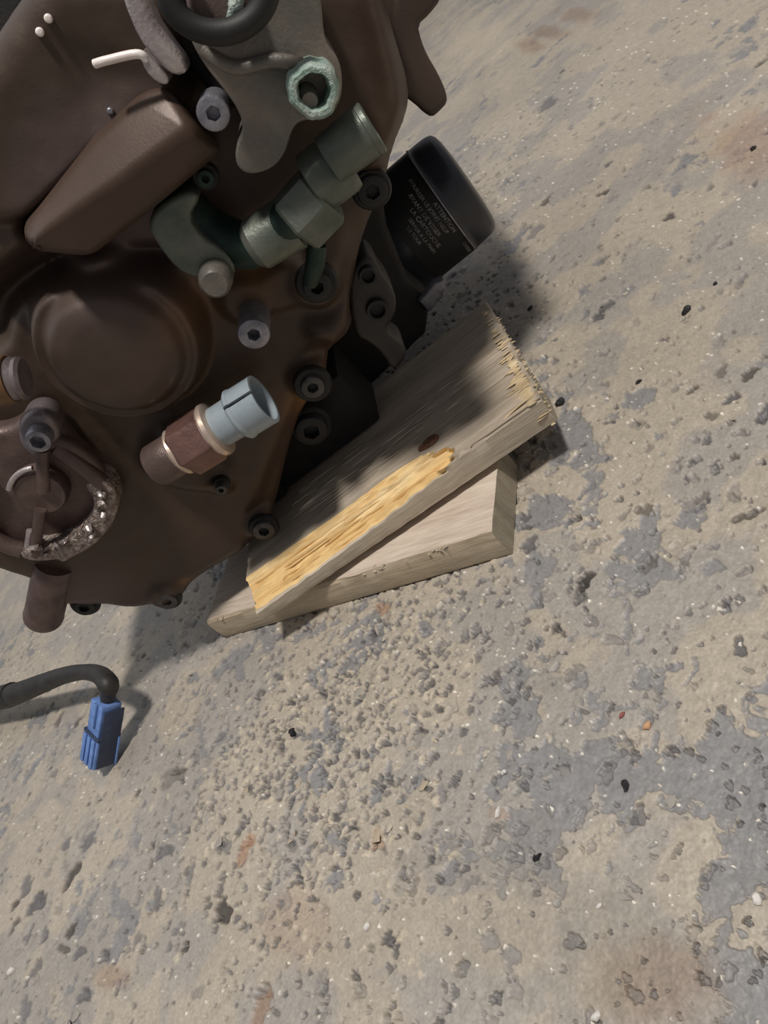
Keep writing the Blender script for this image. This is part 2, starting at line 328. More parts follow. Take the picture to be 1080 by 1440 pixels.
ii = np.arange(n).reshape(NR, NA); qd = np.stack([ii[:-1, :-1], ii[:-1, 1:], ii[1:, 1:], ii[1:, :-1]], -1).reshape(-1, 4).astype(np.int32)[:, ::-1]
# surrounding floor: a coarse skirt that closes the ring around and beyond the detailed part
edge = np.concatenate([ii[0, :], ii[1:, -1], ii[-1, -2::-1], ii[-2:0:-1, 0]])
BIG = 60.; cen = co[edge]; out = []
mc = np.array([0, 1.2*S]); 
nE = len(edge); ex = []
for k in edge:
    p = co[k, :2]-mc; p = p/np.linalg.norm(p)*BIG*S; ex.append((p[0]+mc[0], p[1]+mc[1], 0))
ex = np.array(ex, np.float32); e2 = np.arange(n, n+nE); qs = np.stack([edge, np.roll(edge, -1), np.roll(e2, -1), e2], -1).astype(np.int32)
co = np.vstack([co, ex]); qd = np.vstack([qd, qs])
me = bpy.data.meshes.new('floor'); me.vertices.add(len(co)); me.vertices.foreach_set('co', co.ravel())
me.loops.add(qd.size); me.loops.foreach_set('vertex_index', qd.ravel()); me.polygons.add(len(qd)); me.polygons.foreach_set('loop_start', np.arange(0, qd.size, 4, dtype=np.int32))
me.update(calc_edges=True)
ca = me.color_attributes.new('tint', 'FLOAT_COLOR', 'POINT'); cc = np.ones((len(co), 4), np.float32); cc[:n, :3] = Ccol.reshape(-1, 3); cc[n:, :3] = tan*.95
ca.data.foreach_set('color', cc.ravel()); me.shade_smooth()
fm = bpy.data.materials.new('worn_concrete'); fm.use_nodes = True; t = fm.node_tree; N = t.nodes; L = t.links; b = N['Principled BSDF']
b.inputs['Roughness'].default_value = .5; b.inputs['Specular IOR Level'].default_value = .5
at = N.new('ShaderNodeAttribute'); at.attribute_name = 'tint'; tc = N.new('ShaderNodeTexCoord')
nz = N.new('ShaderNodeTexNoise'); nz.inputs['Scale'].default_value = 700; nz.inputs['Detail'].default_value = 5; L.new(tc.outputs['Object'], nz.inputs['Vector'])
mr = N.new('ShaderNodeMapRange'); mr.inputs[1].default_value = .3; mr.inputs[2].default_value = .7; mr.inputs[3].default_value = .86; mr.inputs[4].default_value = 1.12; L.new(nz.outputs['Fac'], mr.inputs[0])
mx = N.new('ShaderNodeMix'); mx.data_type = 'RGBA'; mx.blend_type = 'MULTIPLY'; mx.inputs[0].default_value = 1; L.new(at.outputs['Color'], mx.inputs[6]); L.new(mr.outputs[0], mx.inputs[7]); L.new(mx.outputs[2], b.inputs['Base Color'])
bp = N.new('ShaderNodeBump'); bp.inputs['Strength'].default_value = .35; bp.inputs['Distance'].default_value = .0006; L.new(nz.outputs['Fac'], bp.inputs['Height']); L.new(bp.outputs[0], b.inputs['Normal'])
me.materials.append(fm); floor = bpy.data.objects.new('floor', me); C.objects.link(floor)
tag(floor, 'worn grey-tan concrete floor with pits and exposed aggregate', None, kind='structure')

# embedded aggregate stones, flush in the concrete: parts of the floor
def stone_mesh(name, m, seed, flat=.35, seg=9, sz=1.):
    r = np.random.default_rng(seed); V = []; Fs = []
    rad = [1+.22*r.normal() for _ in range(seg)]
    for (h, k) in ((-.6, .9), (0., 1.), (.55, .82), (.9, .4)):
        for i in range(seg): a = 2*math.pi*i/seg; V.append((math.cos(a)*rad[i]*k*(1+.05*r.normal())*sz, math.sin(a)*rad[i]*k*.75*(1+.05*r.normal())*sz, (h+.06*r.normal())*flat*sz))
    for j in range(3):
        for i in range(seg): i2 = (i+1) % seg; Fs.append((j*seg+i, j*seg+i2, (j+1)*seg+i2, (j+1)*seg+i))
    Fs.append(tuple(range(seg))[::-1]); Fs.append(tuple(3*seg+i for i in range(seg)))
    me = bpy.data.meshes.new(name); me.from_pydata(V, [], Fs); me.materials.append(m); me.shade_smooth(); me.set_sharp_from_angle(angle=math.radians(40)); return me
sm = [mat('aggregate_%s' % nm, c, .6, 0, tuple(min(255, x*1.12) for x in c), 300, .3, 900) for nm, c in (('grey', (150, 144, 135)), ('slate', (132, 128, 124)), ('tan', (168, 154, 134)), ('rust', (158, 138, 120)), ('pale', (176, 167, 151)))]
sms = [stone_mesh('aggregate', sm[i % 5], 100+i, .18) for i in range(10)]
k = 0
xs, ys = dens(900, 2.6)
for x, y in zip(xs, ys):
    px, py = to_px(x, y)
    if not (-20 < px < 1100 and -20 < py < 1460): continue
    if py < 900 and px < 830 and (px+py*.9 < 1250): continue
    s = rng.uniform(.006, .013)
    if k >= 150: break
    if rng.random() < .7*calm(x, y): continue
    if px > 620 and py > 860 and rng.random() < .6: continue
    o = bpy.data.objects.new('stone', sms[rng.choice(10, p=[.2, .15, .1, .04, .09, .15, .1, .06, .02, .09])]); C.objects.link(o); o.parent = floor
    o.location = (x*S, y*S, -.0020*S); o.scale = (s*S, s*S*rng.uniform(.6, 1), s*S*.9); o.rotation_euler = (0, 0, rng.uniform(0, 6.28)); k += 1

# ------------------------------------------------------------------ wood
def box_frame(x, y, yaw, l, w, z0, t):
    c, s = math.cos(yaw), math.sin(yaw); return dict(o=np.array([x, y, z0]), a=np.array([c, s, 0]), b=np.array([-s, c, 0]), l=l, w=w, t=t, yaw=yaw)
LOW = box_frame(-.5263, 1.6749, -.7527, .8696, .235, 0.0015, .076)
UPB = box_frame(-.3670, 1.4346, -.3864, .7914, .4702, .0775, .0904)
def plank(name, B, nu, prof_fn, mats, label, cat):
    """prof_fn(u) -> list of (y, z, material) around the section; object axes run along the board"""
    V = []; Fs = []; mi = []; us = np.linspace(0, 1, nu); np_ = None
    for i, u in enumerate(us):
        pr = prof_fn(u, i); np_ = len(pr)
        for (dx, y, z, m_) in pr: V.append((dx*B['l']*S, y*S, z*S))
    for i in range(nu-1):
        pr = prof_fn(us[i], i)
        for j in range(np_): j2 = (j+1) % np_; Fs.append((i*np_+j, (i+1)*np_+j, (i+1)*np_+j2, i*np_+j2)); mi.append(pr[j][3])
    # end caps as fans
    for e, u in ((0, 0), (nu-1, 1)):
        ps = np.array(V[e*np_:(e+1)*np_]); c = ps.mean(0); V.append(tuple(c)); ci = len(V)-1
        for j in range(np_): j2 = (j+1) % np_; Fs.append((e*np_+j, e*np_+j2, ci)); mi.append(len(mats)-1)
    o = add(name, V, Fs, None, mats=mats, mi=mi, scale=False, ang=28)
    o.location = tuple(B['o']*S); o.rotation_euler = (0, 0, B['yaw']); bpy.context.view_layer.update()
    tag(o, label, cat); return o
# where the split strip's two borders run, measured on the board's own faces
def topv(px, py): P = gp(px, py, .0775+.0904)-UPB['o']; return P@UPB['a']/UPB['l'], P@UPB['b']
def sideh(px, py):
    d = ray(px, py); nn = -UPB['b']; t_ = ((UPB['o']-CAM)@nn)/(d@nn); P = CAM+d*t_-UPB['o']; return P@UPB['a']/UPB['l'], P[2]
tb = sorted(topv(*p) for p in ((332, 822), (405, 772), (485, 716), (540, 674), (587, 643), (620, 622), (648, 604), (668, 592), (676, 590)))
sb = sorted(sideh(*p) for p in ((353, 869), (419, 822), (488, 771), (558, 718), (600, 684), (642, 654), (668, 630), (680, 607)))
tb = np.array(tb); sb = np.array(sb)
Ln = UPB['l']; W2 = UPB['w']; T2 = UPB['t']
def n1(x, s): return float(vnoise(np.array([x]), np.array([s*7.7]), int(s*10))[0]-.5)
END = .735
def upper_prof(u, i):
    y1 = max(.01, float(np.interp(u, tb[:, 0], tb[:, 1])))+.004*n1(u*45, 1); z1 = float(np.interp(u, sb[:, 0], sb[:, 1])); z1 = min(max(z1+.006*n1(u*50, 2), .03), T2-.008)
    P = []; eR = float(ss(.9, 1, u)); eL = 1-float(ss(0, .1, u)); nx = lambda s: u+eR*(-.004+.018*n1(s*1.7, 3))+eL*.008*n1(s*2.7, 4)
    P.append((nx(0), .10, .0, 1)); P.append((nx(1), .003+.002*n1(u*40, 6), .021, 1))
    P.append((nx(2), .0015*n1(u*25, 7), z1*.6, 1)); P.append((nx(3), 0, z1-.001, 1))
    tot = y1+T2-z1; nq = 15
    for q in range(1, nq):
        f_ = q/nq; c_ = f_*tot; yi, zi = (0, z1+c_) if c_ < T2-z1 else (c_-(T2-z1), T2)
        rr_ = .004*math.hypot(1, 0)
        if c_ < T2-z1 and T2-zi < .006: yi += .003
        END = .675+.075*n1(q*5.3, 91)*2*(.6)+.05*math.sin(math.pi*f_)+.03*n1(q*1.1, 92)
        k = (1-float(ss(END-.012, END+.004, u)))
        w = .009*n1(u*5+q*3.3, 8+q)+.007*n1(u*26+q*1.9, 28+q)
        yc = y1*f_; zc = z1+(T2-z1)*f_; sg_ = .010*math.sin(math.pi*f_)
        yc += abs(w)*.4+sg_*.5; zc += w*.8-sg_*.5
        P.append((nx(3+q), yi*(1-k)+yc*k, zi*(1-k)+min(zc, T2)*k, 2 if k > .4 else (0 if zi >= T2 else 1)))
    P.append((nx(18), y1, T2, 0))
    for q in range(1, 15):
        y = y1+(W2-y1-.006)*q/15; P.append((nx(18+q), y, T2+.0030*n1(u*9, 40+q)+.0022*n1(u*3, 60+q)-.0045, 0))
    P.append((nx(34), W2-.005, T2-.004, 0)); P.append((nx(35), W2, T2-.010, 1)); P.append((nx(36), W2, .004, 1)); P.append((nx(37), W2-.004, 0, 1))
    return P
up = plank('wooden_board', UPB, 240, upper_prof, ['wgrey', 'wside', 'wyel', 'wend'], 'weathered upper board with a fresh yellow split along its front edge', 'board')
def lpt(B, u, y, z): return B['o']+B['a']*u*B['l']+B['b']*y+ZX*z
def on_board(name, V, Fs, m, par, B, ang=35):   # local coords in S units
    o = add(name, np.asarray(V)*S, Fs, m, None, scale=False, ang=ang); o.parent = par; return o
# knot
def topuv(px, py): u_, y_ = topv(px, py); return u_*Ln, y_
kx, ky = topuv(603, 622)
V = []; Fs = []; sg = 20
for (r, h) in ((1.25, -.004), (1.2, .0012), (.95, .0035), (.7, .0008), (.5, .0030), (.25, -.001), (.02, -.0012)):
    for i in range(sg): a = 2*math.pi*i/sg; w = 1+.12*math.sin(3*a+r*4); V.append((kx+r*.021*w*math.cos(a), ky+r*.0125*w*math.sin(a), T2+h))
for j in range(6):
    for i in range(sg): i2 = (i+1) % sg; Fs.append((j*sg+i, j*sg+i2, (j+1)*sg+i2, (j+1)*sg+i))
kn = on_board('knot', V, Fs, 'knot', up, UPB); kn['label'] = 'dark reddish knot beside the split'
# splinters: long slivers lying in the split and torn tufts along the right end
def sliver(V, Fs, p, d, L_, w, h, up_=np.array([0, 0, 1.])):
    d = d/np.linalg.norm(d); s_ = np.cross(d, up_); s_ /= np.linalg.norm(s_); u_ = np.cross(s_, d); b0 = len(V)
    for t_, k_ in ((0, .25), (.25, 1), (.75, .8), (1, .08)):
        c_ = p+d*L_*t_+u_*h*.3*math.sin(t_*3); V += [c_-s_*w*k_, c_+u_*h*k_, c_+s_*w*k_, c_-u_*h*.6*k_]
    for j in range(3):
        for i in range(4): Fs.append((b0+j*4+i, b0+j*4+(i+1) % 4, b0+(j+1)*4+(i+1) % 4, b0+(j+1)*4+i))
    Fs += [(b0, b0+1, b0+2, b0+3), (b0+12, b0+13, b0+14, b0+15)]
V = []; Fs = []
for _ in range(46):
    u_ = rng.uniform(.02, .66); f_ = rng.uniform(.1, .9); y1 = np.interp(u_, tb[:, 0], tb[:, 1]); z1 = np.interp(u_, sb[:, 0], sb[:, 1])
    sliver(V, Fs, np.array([u_*Ln, y1*f_+.001, z1+(T2-z1)*f_-.005]), np.array([1, rng.normal(0, .015), rng.normal(0, .015)]), rng.uniform(.05, .17), rng.uniform(.0012, .003), rng.uniform(.003, .006))
sl = on_board('splinter', V, Fs, 'wyel', up, UPB); sl['kind'] = 'stuff'; sl['label'] = 'yellow splinters standing in the split'
M['wstraw'] = wood('straw_torn_wood', (176, 156, 124), (212, 192, 154), (230, 214, 180), .6)
V = []; Fs = []
for _ in range(170):
    y_ = abs(rng.normal(.0, .12)) if rng.random() < .8 else rng.uniform(0, W2*.95); y_ = min(y_, W2*.96)
    near = math.exp(-y_/.14); z_ = T2-.001 if rng.random() < .75 or y_ > .02 else rng.uniform(.01, T2)
    if z_ < T2-.002: y_ = -.001
    L_ = rng.uniform(.006, .018)+rng.uniform(0, .085)*near*rng.random()**2
    sliver(V, Fs, np.array([Ln*.986+rng.uniform(-.004, .004)-L_, y_, z_]), np.array([1, rng.normal(0, .04), rng.normal(-.02, .05)]), L_+rng.uniform(0, .004), rng.uniform(.0012, .0035), rng.uniform(.0012, .003))
for _ in range(110):                          # on the broken end face itself
    y_ = rng.uniform(0, .42); z_ = rng.uniform(.024, T2-.006)
    sliver(V, Fs, np.array([Ln*.966, y_, z_]), np.array([1, rng.normal(0, .1), rng.normal(0, .1)]), rng.uniform(.018, .034), .003, .004)
sl = on_board('splinter', V, Fs, 'wstraw', up, UPB); sl['kind'] = 'stuff'; sl['label'] = 'straw-coloured torn fibres along the right end'
# cracks with pale lips on the grey top: thin raised fibre ridges
V = []; Fs = []
for _ in range(60):
    u_ = rng.uniform(.15, .93); y_ = rng.uniform(.12, .27)
    sliver(V, Fs, np.array([u_*Ln, y_, T2-.0035]), np.array([1, rng.normal(0, .02), 0]), rng.uniform(.03, .11), rng.uniform(.0008, .0018), rng.uniform(.0012, .002))
sl = on_board('raised_fibre', V, Fs, 'wside', up, UPB); sl['kind'] = 'stuff'

W1 = LOW['w']; T1 = LOW['t']
def low_prof(u, i):
    jr = lambda s: (.003*n1(s*1.3, 3) if u in (0, 1) else 0); P = []
    for q in range(4): P.append((u+jr(q), .003 if q == 0 else .0025*n1(u*30, 70+q)+(.004 if q == 3 else 0), [0, .010, T1*.5, T1-.008][q], 1))
    P.append((u+jr(4), .009+.008*n1(u*12, 75)+.004*n1(u*40, 76), T1-.001, 0))
    for q in range(1, 8): P.append((u+jr(4+q), .012+(W1-.02)*q/8, T1+.0012*n1(u*8, 80+q), 0))
    P += [(u+jr(13), W1-.004, T1, 0), (u+jr(14), W1, T1-.005, 1), (u+jr(15), W1, .004, 1), (u+jr(16), W1-.004, 0, 1)]
    return P
low = plank('wooden_block', LOW, 110, low_prof, ['wpale', 'wtan', 'wend'], 'lower tan wood block lying flat on the concrete under the split board', 'block')
V = []; Fs = []                              # torn bark flakes along its front top edge
for c_, nn in ((.845, 9), (.66, 14), (.05, 10)):
    for _ in range(nn):
        sliver(V, Fs, np.array([(c_+rng.normal(0, .018))*LOW['l'], .003+rng.uniform(0, .008), T1-.002-rng.uniform(0, .006)]), np.array([1, rng.normal(0, .5), rng.normal(0, .3)]), rng.uniform(.006, .016), rng.uniform(.001, .003), rng.uniform(.001, .003))
sl = on_board('bark_flake', V, Fs, 'wside', low, LOW); sl['kind'] = 'stuff'

# ------------------------------------------------------------------ engine
rootP = P0.copy(); rootP[2] = .1679
eng = empty('engine', rootP, 'dark brown motorcycle engine resting on the wooden boards', 'engine')
OUT = [(-60, -60), (522, -60), (545, 0), (563, 67), (580, 125), (578, 163), (556, 215), (546, 262), (528, 305), (512, 345), (500, 400), (492, 435), (499, 468), (466, 500), (460, 520), (452, 560), (426, 590), (408, 640), (396, 690), (385, 730), (364, 762), (335, 792), (290, 815), (257, 843), (240, 860), (217, 860), (183, 865), (143, 860), (120, 862), (100, 860), (87, 863), (43, 828), (33, 822), (0, 812), (-60, 790)]
def poly_sd(pts, U, Vv):                     # signed distance, negative inside
    d2 = np.full(U.shape, 1e9); ins = np.zeros(U.shape, bool); n_ = len(pts)
    for i in range(n_):
        x0, y0 = pts[i]; x1, y1 = pts[(i+1) % n_]; ex_, ey_ = x1-x0, y1-y0; wx, wy = U-x0, Vv-y0
        t_ = np.clip((wx*ex_+wy*ey_)/(ex_*ex_+ey_*ey_+1e-12), 0, 1); d2 = np.minimum(d2, (wx-ex_*t_)**2+(wy-ey_*t_)**2)
        c_ = ((y0 > Vv) != (y1 > Vv)) & (U < ex_*(Vv-y0)/(ey_ if abs(ey_) > 1e-12 else 1e-12)+x0); ins ^= c_
    return np.where(ins, -1, 1)*np.sqrt(d2)
def PU(pts, o=0, rnd=1):
    p = smooth_poly(pts, rnd) if rnd else pts; return np.array([uv(E(x, y, o)) for x, y in p])
outl = PU(OUT, 0, 1); lo = outl.min(0)-.03; hi = outl.max(0)+.03; G = .0048
gu = np.arange(lo[0], hi[0], G); gv = np.arange(lo[1], hi[1], G); GU, GV = np.meshgrid(gu, gv)
sd = poly_sd(outl, GU, GV)
h = np.zeros_like(GU)
def raise_(pts, o, hgt, fil, rnd=1, mode='max', base=None):
    global h
    s_ = poly_sd(PU(pts, o, rnd), GU, GV); w = 1-ss(-fil, fil*.25, s_); tgt = hgt(GU, GV) if callable(hgt) else hgt
    h = np.where(w > 0, h*(1-w)+tgt*w if mode == 'set' else np.maximum(h, h*(1-w)+tgt*w), h)
# right rim band, gently rounded
raise_([(498, -60), (530, -60), (548, 0), (566, 67), (584, 133), (580, 165), (558, 218), (540, 262), (500, 270), (520, 200), (532, 140), (520, 60)], .04, .045, .035)
raise_([(300, 440), (380, 450), (440, 428), (480, 395), (500, 340), (480, 290), (380, 380), (300, 400)], .02, .022, .02)
raise_([(420, 450), (470, 440), (500, 410), (506, 470), (470, 500), (440, 500)], .02, .03, .03)
# lower front web: slight step along the crease, then the skirt
raise_([(330, 760), (375, 650), (410, 560), (440, 470), (470, 470), (450, 560), (400, 680), (385, 735)], 0, -.02, .03, 1, 'set')
# top plate
raise_([(-60, -60), (260, -60), (262, 105), (262, 150), (215, 185), (150, 230), (55, 318), (20, 330), (-60, 330)], .12, .12, .02, 0)
raise_([(-60, 300), (30, 300), (52, 352), (10, 385), (-60, 425)], .08, .085, .02, 0)
raise_([(60, 40), (160, 60), (240, 118), (205, 128), (137, 190), (90, 160)], .12, .108, .05, 0, 'set')
# domed round cover
dc = uv(E(168, 483, .05)); dr = rp(112, E(168, 483, .05)); rad = np.hypot(GU-dc[0], GV-dc[1])
prof_r = np.array([0, .55, .76, .85, .885, .94, 1.0, 1.06, 1.12])*dr; prof_h = np.array([.120, .116, .104, .070, .062, .092, .084, .02, -.01])
hd = np.interp(rad, prof_r, prof_h); h = np.where(rad < 1.12*dr, np.maximum(h*ss(1.04*dr, 1.12*dr, rad), hd), h)
# recess between dome and the block above
raise_([(60, 352), (125, 362), (160, 352), (240, 340), (250, 372), (200, 372), (120, 375), (60, 400), (20, 440), (10, 500), (-60, 520), (-60, 440)], .0, -.06, .03, 1, 'set')
# boss under the sensor and beside the inspection cover
raise_([(195, 640), (215, 605), (245, 600), (290, 660), (330, 690), (300, 705), (240, 700), (200, 680)], .04, .05, .04)
for (cx_, cy_, r_, hh) in ((440, 546, 30, .035), (371, 748, 24, .02), (235, 847, 24, .02), (117, 855, 22, .0), (345, 428, 34, .03), (445, 405, 34, .035), (524, 268, 30, .0), (310, 690, 16, .03)):
    P_ = E(cx_, cy_, hh); c_ = uv(P_); r2 = rp(r_, P_); d_ = np.hypot(GU-c_[0], GV-c_[1]); w = 1-ss(r2*.85, r2*1.15, d_); h = h*(1-w)+hh*w
for _ in range(6):
    h = (h+np.roll(h, 1, 0)+np.roll(h, -1, 0)+np.roll(h, 1, 1)+np.roll(h, -1, 1))/5
h += (fbm(GU, GV, 7, 3, 41)-.5)*.012+(fbm(GU, GV, 40, 3, 42)-.5)*.0022
REd = .05; din = np.clip(-sd, 0, REd); h = h-(REd-np.sqrt(np.maximum(REd**2-(REd-din)**2, 0)))
keep = sd < 0
# snap the ring of outside neighbours onto the outline
nb = np.zeros_like(keep)
for dy in (-1, 0, 1):
    for dx in (-1, 0, 1): nb |= np.roll(np.roll(keep, dy, 0), dx, 1)
gy, gx = np.gradient(sd, G); gl = np.hypot(gx, gy)+1e-9; ringm = nb & ~keep
GU2 = np.where(ringm, GU-sd*gx/gl, GU); GV2 = np.where(ringm, GV-sd*gy/gl, GV)
use = nb; idx = -np.ones(GU.shape, int); idx[use] = np.arange(use.sum())
PT = P0[None]+AX[None]*GU2[use][:, None]+ZX[None]*GV2[use][:, None]+NX[None]*h[use][:, None]
PXm, PYm = to_px(PT[:, 0], PT[:, 1], PT[:, 2])
a_, b_, c_, d_ = idx[:-1, :-1], idx[:-1, 1:], idx[1:, 1:], idx[1:, :-1]; ok = (a_ >= 0) & (b_ >= 0) & (c_ >= 0) & (d_ >= 0)
fq = np.stack([a_[ok], b_[ok], c_[ok], d_[ok]], -1)
ed = {}
for f_ in fq:
    for i in range(4):
        e_ = (f_[i], f_[(i+1) % 4]); r_ = (e_[1], e_[0])
        if r_ in ed: del ed[r_]
        else: ed[e_] = 1
bv = sorted({v for e_ in ed for v in e_}); bi = {v: len(PT)+i for i, v in enumerate(bv)}
back = PT[bv]-NX*.26
VV = np.vstack([PT, back]); FF = [tuple(f_) for f_ in fq]+[(e_[1], e_[0], bi[e_[0]], bi[e_[1]]) for e_ in ed]
bc = VV[len(PT):].mean(0); VV = np.vstack([VV, bc]); FF += [(bi[e_[0]], bi[e_[1]], len(VV)-1) for e_ in ed]
# paint wear: brown-gold where the coating has worn, mauve on the top plate
cx = VV
me = bpy.data.meshes.new('side_casing'); v = (VV*S-np.array(eng.location)); me.from_pydata([tuple(x) for x in v], [], [tuple(int(i) for i in f_) for f_ in FF])
me.shade_smooth(); me.set_sharp_from_angle(angle=math.radians(60))
px_, py_ = to_px(VV[:, 0], VV[:, 1], VV[:, 2])
uvw = np.stack([(VV-P0)@AX, VV[:, 2]], -1)
def blob(cx0, cy0, r0):                      # soft patch on the casing around a spot
    c0 = uv(E(cx0, cy0)); rr0 = rp(r0, E(cx0, cy0)); return np.exp(-((uvw[:, 0]-c0[0])**2+(uvw[:, 1]-c0[1])**2)/rr0**2)
gold = np.clip(sum(blob(*b_) for b_ in ((370, 660, 55), (400, 590, 40), (330, 730, 50), (460, 400, 50), (400, 470, 55), (530, 90, 60), (545, 180, 40), (150, 300, 45), (240, 250, 40), (480, 330, 40), (350, 480, 40), (170, 760, 10))), 0, 1)
mau = np.clip(sum(blob(*b_) for b_ in ((40, 200, 120), (120, 90, 90), (10, 60, 90), (30, 780, 60))), 0, 1)
wn = fbm(uvw[:, 0], uvw[:, 1], 6, 4, 5)
cb = np.array(srgb((72, 58, 48))[:3]); cg = np.array(srgb((112, 82, 52))[:3]); cm = np.array(srgb((98, 82, 78))[:3])
colr = cb*(1-gold[:, None])+cg*gold[:, None]; colr = colr*(1-mau[:, None])+cm*mau[:, None]; colr *= (.8+.4*wn)[:, None]
ca = me.color_attributes.new('tint', 'FLOAT_COLOR', 'POINT'); ca.data.foreach_set('color', np.hstack([colr, np.ones((len(colr), 1))]).astype(np.float32).ravel())
cm_ = mat('brown_painted_casing', (70, 56, 48), .48, .3, None, 35, .10, 700); N = cm_.node_tree.nodes; L = cm_.node_tree.links
at = N.new('ShaderNodeAttribute'); at.attribute_name = 'tint'; L.new(at.outputs['Color'], N['Principled BSDF'].inputs['Base Color'])
me.materials.append(cm_); casing = bpy.data.objects.new('side_casing', me); C.objects.link(casing); casing.parent = eng

# crankcase behind, hanging past the boards' back edge, and the sump foot that stands on the board
cc = plate('crankcase', [(-60, -60), (612, -60), (616, 0), (590, 36), (592, 60), (570, 160), (552, 215), (536, 262), (545, 320), (575, 395), (606, 425), (600, 470), (480, 585), (380, 700), (300, 700), (150, 740), (-60, 700)], -.36, .7, 'dark', eng, bev=.02, rnd=0)  # crankcase and feet near-black: shadow beneath the engine put into the colour
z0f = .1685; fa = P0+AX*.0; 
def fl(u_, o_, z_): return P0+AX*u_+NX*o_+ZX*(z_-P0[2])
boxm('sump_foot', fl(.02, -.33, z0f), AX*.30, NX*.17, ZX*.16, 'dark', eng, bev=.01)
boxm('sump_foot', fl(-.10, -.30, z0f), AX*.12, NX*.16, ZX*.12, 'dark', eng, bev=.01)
# starter housing: a faceted cast block with a broad chamfer along its lower side
bm = bmesh.new()
ra = [(30, 318, .13), (50, 296, .14), (133, 190, .14), (198, 130, .14), (236, 119, .15)]
rb = [(38, 340, .17), (66, 330, .19), (160, 262, .195), (262, 188, .195), (270, 170, .185)]
rc_ = [(44, 350, .15), (62, 354, .155), (128, 360, .155), (213, 295, .155), (316, 209, .155)]
rd = [(44, 350, -.03), (62, 354, -.03), (128, 360, -.03), (213, 295, -.03), (316, 209, -.03)]
re_ = [(a_[0], a_[1], -.03) for a_ in ra]
rows = [[bm.verts.new(E(*p)) for p in r_] for r_ in (re_, ra, rb, rc_, rd)]
for j in range(4):
    for i in range(4): bm.faces.new((rows[j][i], rows[j][i+1], rows[j+1][i+1], rows[j+1][i]))
bm.faces.new([r_[0] for r_ in rows]); bm.faces.new([r_[4] for r_ in rows][::-1])
bmesh.ops.recalc_face_normals(bm, faces=bm.faces)
bmesh.ops.bevel(bm, geom=[e for e in bm.edges if len(e.link_faces) == 2 and e.calc_face_angle(0) > .22], offset=.016, segments=4, profile=.5, affect='EDGES')
bmesh.ops.triangulate(bm, faces=[q for q in bm.faces if len(q.verts) > 4]); bm.verts.index_update()
V = [tuple(v.co) for v in bm.verts]; Fs = [[v.index for v in q.verts] for q in bm.faces]; bm.free()
add('starter_housing', V, Fs, 'brownm', eng, ang=50)
# top-right lug
plate('mounting_lug', [(560, -60), (640, -60), (622, 0), (605, 22), (589, 36), (594, 58), (602, 78), (618, 105), (629, 130), (631, 146), (620, 158), (609, 167), (597, 160), (585, 148), (560, 130), (545, 60)], -.12, .22, 'brown', eng, bev=.02, rnd=1)
# perforated bracket beside the filter
bk_ = plate('bracket', [(499, 372), (512, 358), (528, 366), (536, 385), (550, 402), (559, 424), (556, 446), (544, 462), (548, 474), (574, 492), (568, 512), (552, 524), (538, 500), (520, 484), (502, 476), (494, 450), (488, 420), (490, 390)], -.05, .10, 'brk', eng, bev=.012)
for x_, y_, r_ in ((517, 386, 11), (530, 434, 13)):
    P_ = E(x_, y_, -.048); r2 = rp(r_, P_); child(lathe('hole_disc', P_, P_+NX*.012, [(0, r2*1.25), (1, r2*1.15), (1, r2*.85), (-.3, r2*.75)], 'black', eng, 20), eng)  # black disc stands for the dark inside of each hole
plate('bracket', [(590, 425), (612, 398), (624, 394), (626, 408), (622, 420), (604, 440)], -.34, .03, 'steel', eng, bev=.006, rnd=0)

# bolts -------------------------------------------------------------
def bolt(x, y, o, r, hgt, m, shade_ring=None, label=None, socket=.5, stem=0, seg=24, name='bolt'):
    P_ = E(x, y, o+hgt); r2 = rp(r, P_); B_ = P_-NX*(hgt+stem); L_ = hgt+stem; b_ = r2*.18
    pr = [(0, r2*(.9 if stem else 1)), (1-b_/L_, r2), (1-b_*.3/L_, r2-b_*.3), (1, r2-b_), (1, r2*socket)]
    V, Fs = lathe_geo(B_, P_, pr, seg, closed=False)
    n_ = len(V); X, Y, D = frame(P_-B_)
    rs = r2*socket
    for dz in (0, -r2*.8):
        for k_ in range(seg):
            a = 2*math.pi*k_/seg; sec = (a % (math.pi/3))-math.pi/6; q_ = rs*.88/math.cos(sec); q_ = min(q_, rs)
            V.append(P_+D*dz+q_*(X*math.cos(a)+Y*math.sin(a)))
    for base_ in (n_-seg, n_):
        nx_ = n_ if base_ == n_-seg else n_+seg
        for k_ in range(seg): k2 = (k_+1) % seg; Fs.append((base_+k_, base_+k2, nx_+k2, nx_+k_))
    Fs.append(tuple(n_+seg+k_ for k_ in range(seg))); Fs.append(tuple(range(seg))[::-1])
    ob = add(name, V, Fs, m, eng)
    if label: ob['label'] = label
    if shade_ring:
        wr = rp(shade_ring, P_); w_ = lathe('shade_ring', B_-NX*.004, B_+NX*.010, [(0, wr), (.6, wr), (1, wr*.9), (1, r2*.9)], 'black', eng, 24)  # black ring paints the shade of the recess around the bolt
        w_.parent = ob
    return ob
bolt(357, 471, .0, 23, .115, 'steel', None, 'bright protruding socket-head bolt', .42)
bolt(440, 546, .03, 17, .02, 'darksteel', 28)
bolt(371, 748, .015, 16, .02, 'darksteel', 22)
bolt(235, 848, .0, 14, .02, 'darksteel', 20)
bolt(118, 856, -.03, 15, .02, 'black', 21)
bolt(438, 608, -.10, 24, .03, 'black', 31)
bolt(524, 270, .0, 22, .02, 'black', 29)
bolt(446, 405, .03, 20, .03, 'black', 31)
bolt(311, 690, .03, 8, .03, 'darksteel', 12)
bolt(300, 160, .14, 24, .06, 'steel', None, 'blue-grey bolt head at the end of the bright strap', .45)
bolt(289, 252, .10, 12, .02, 'dgreen', 19)
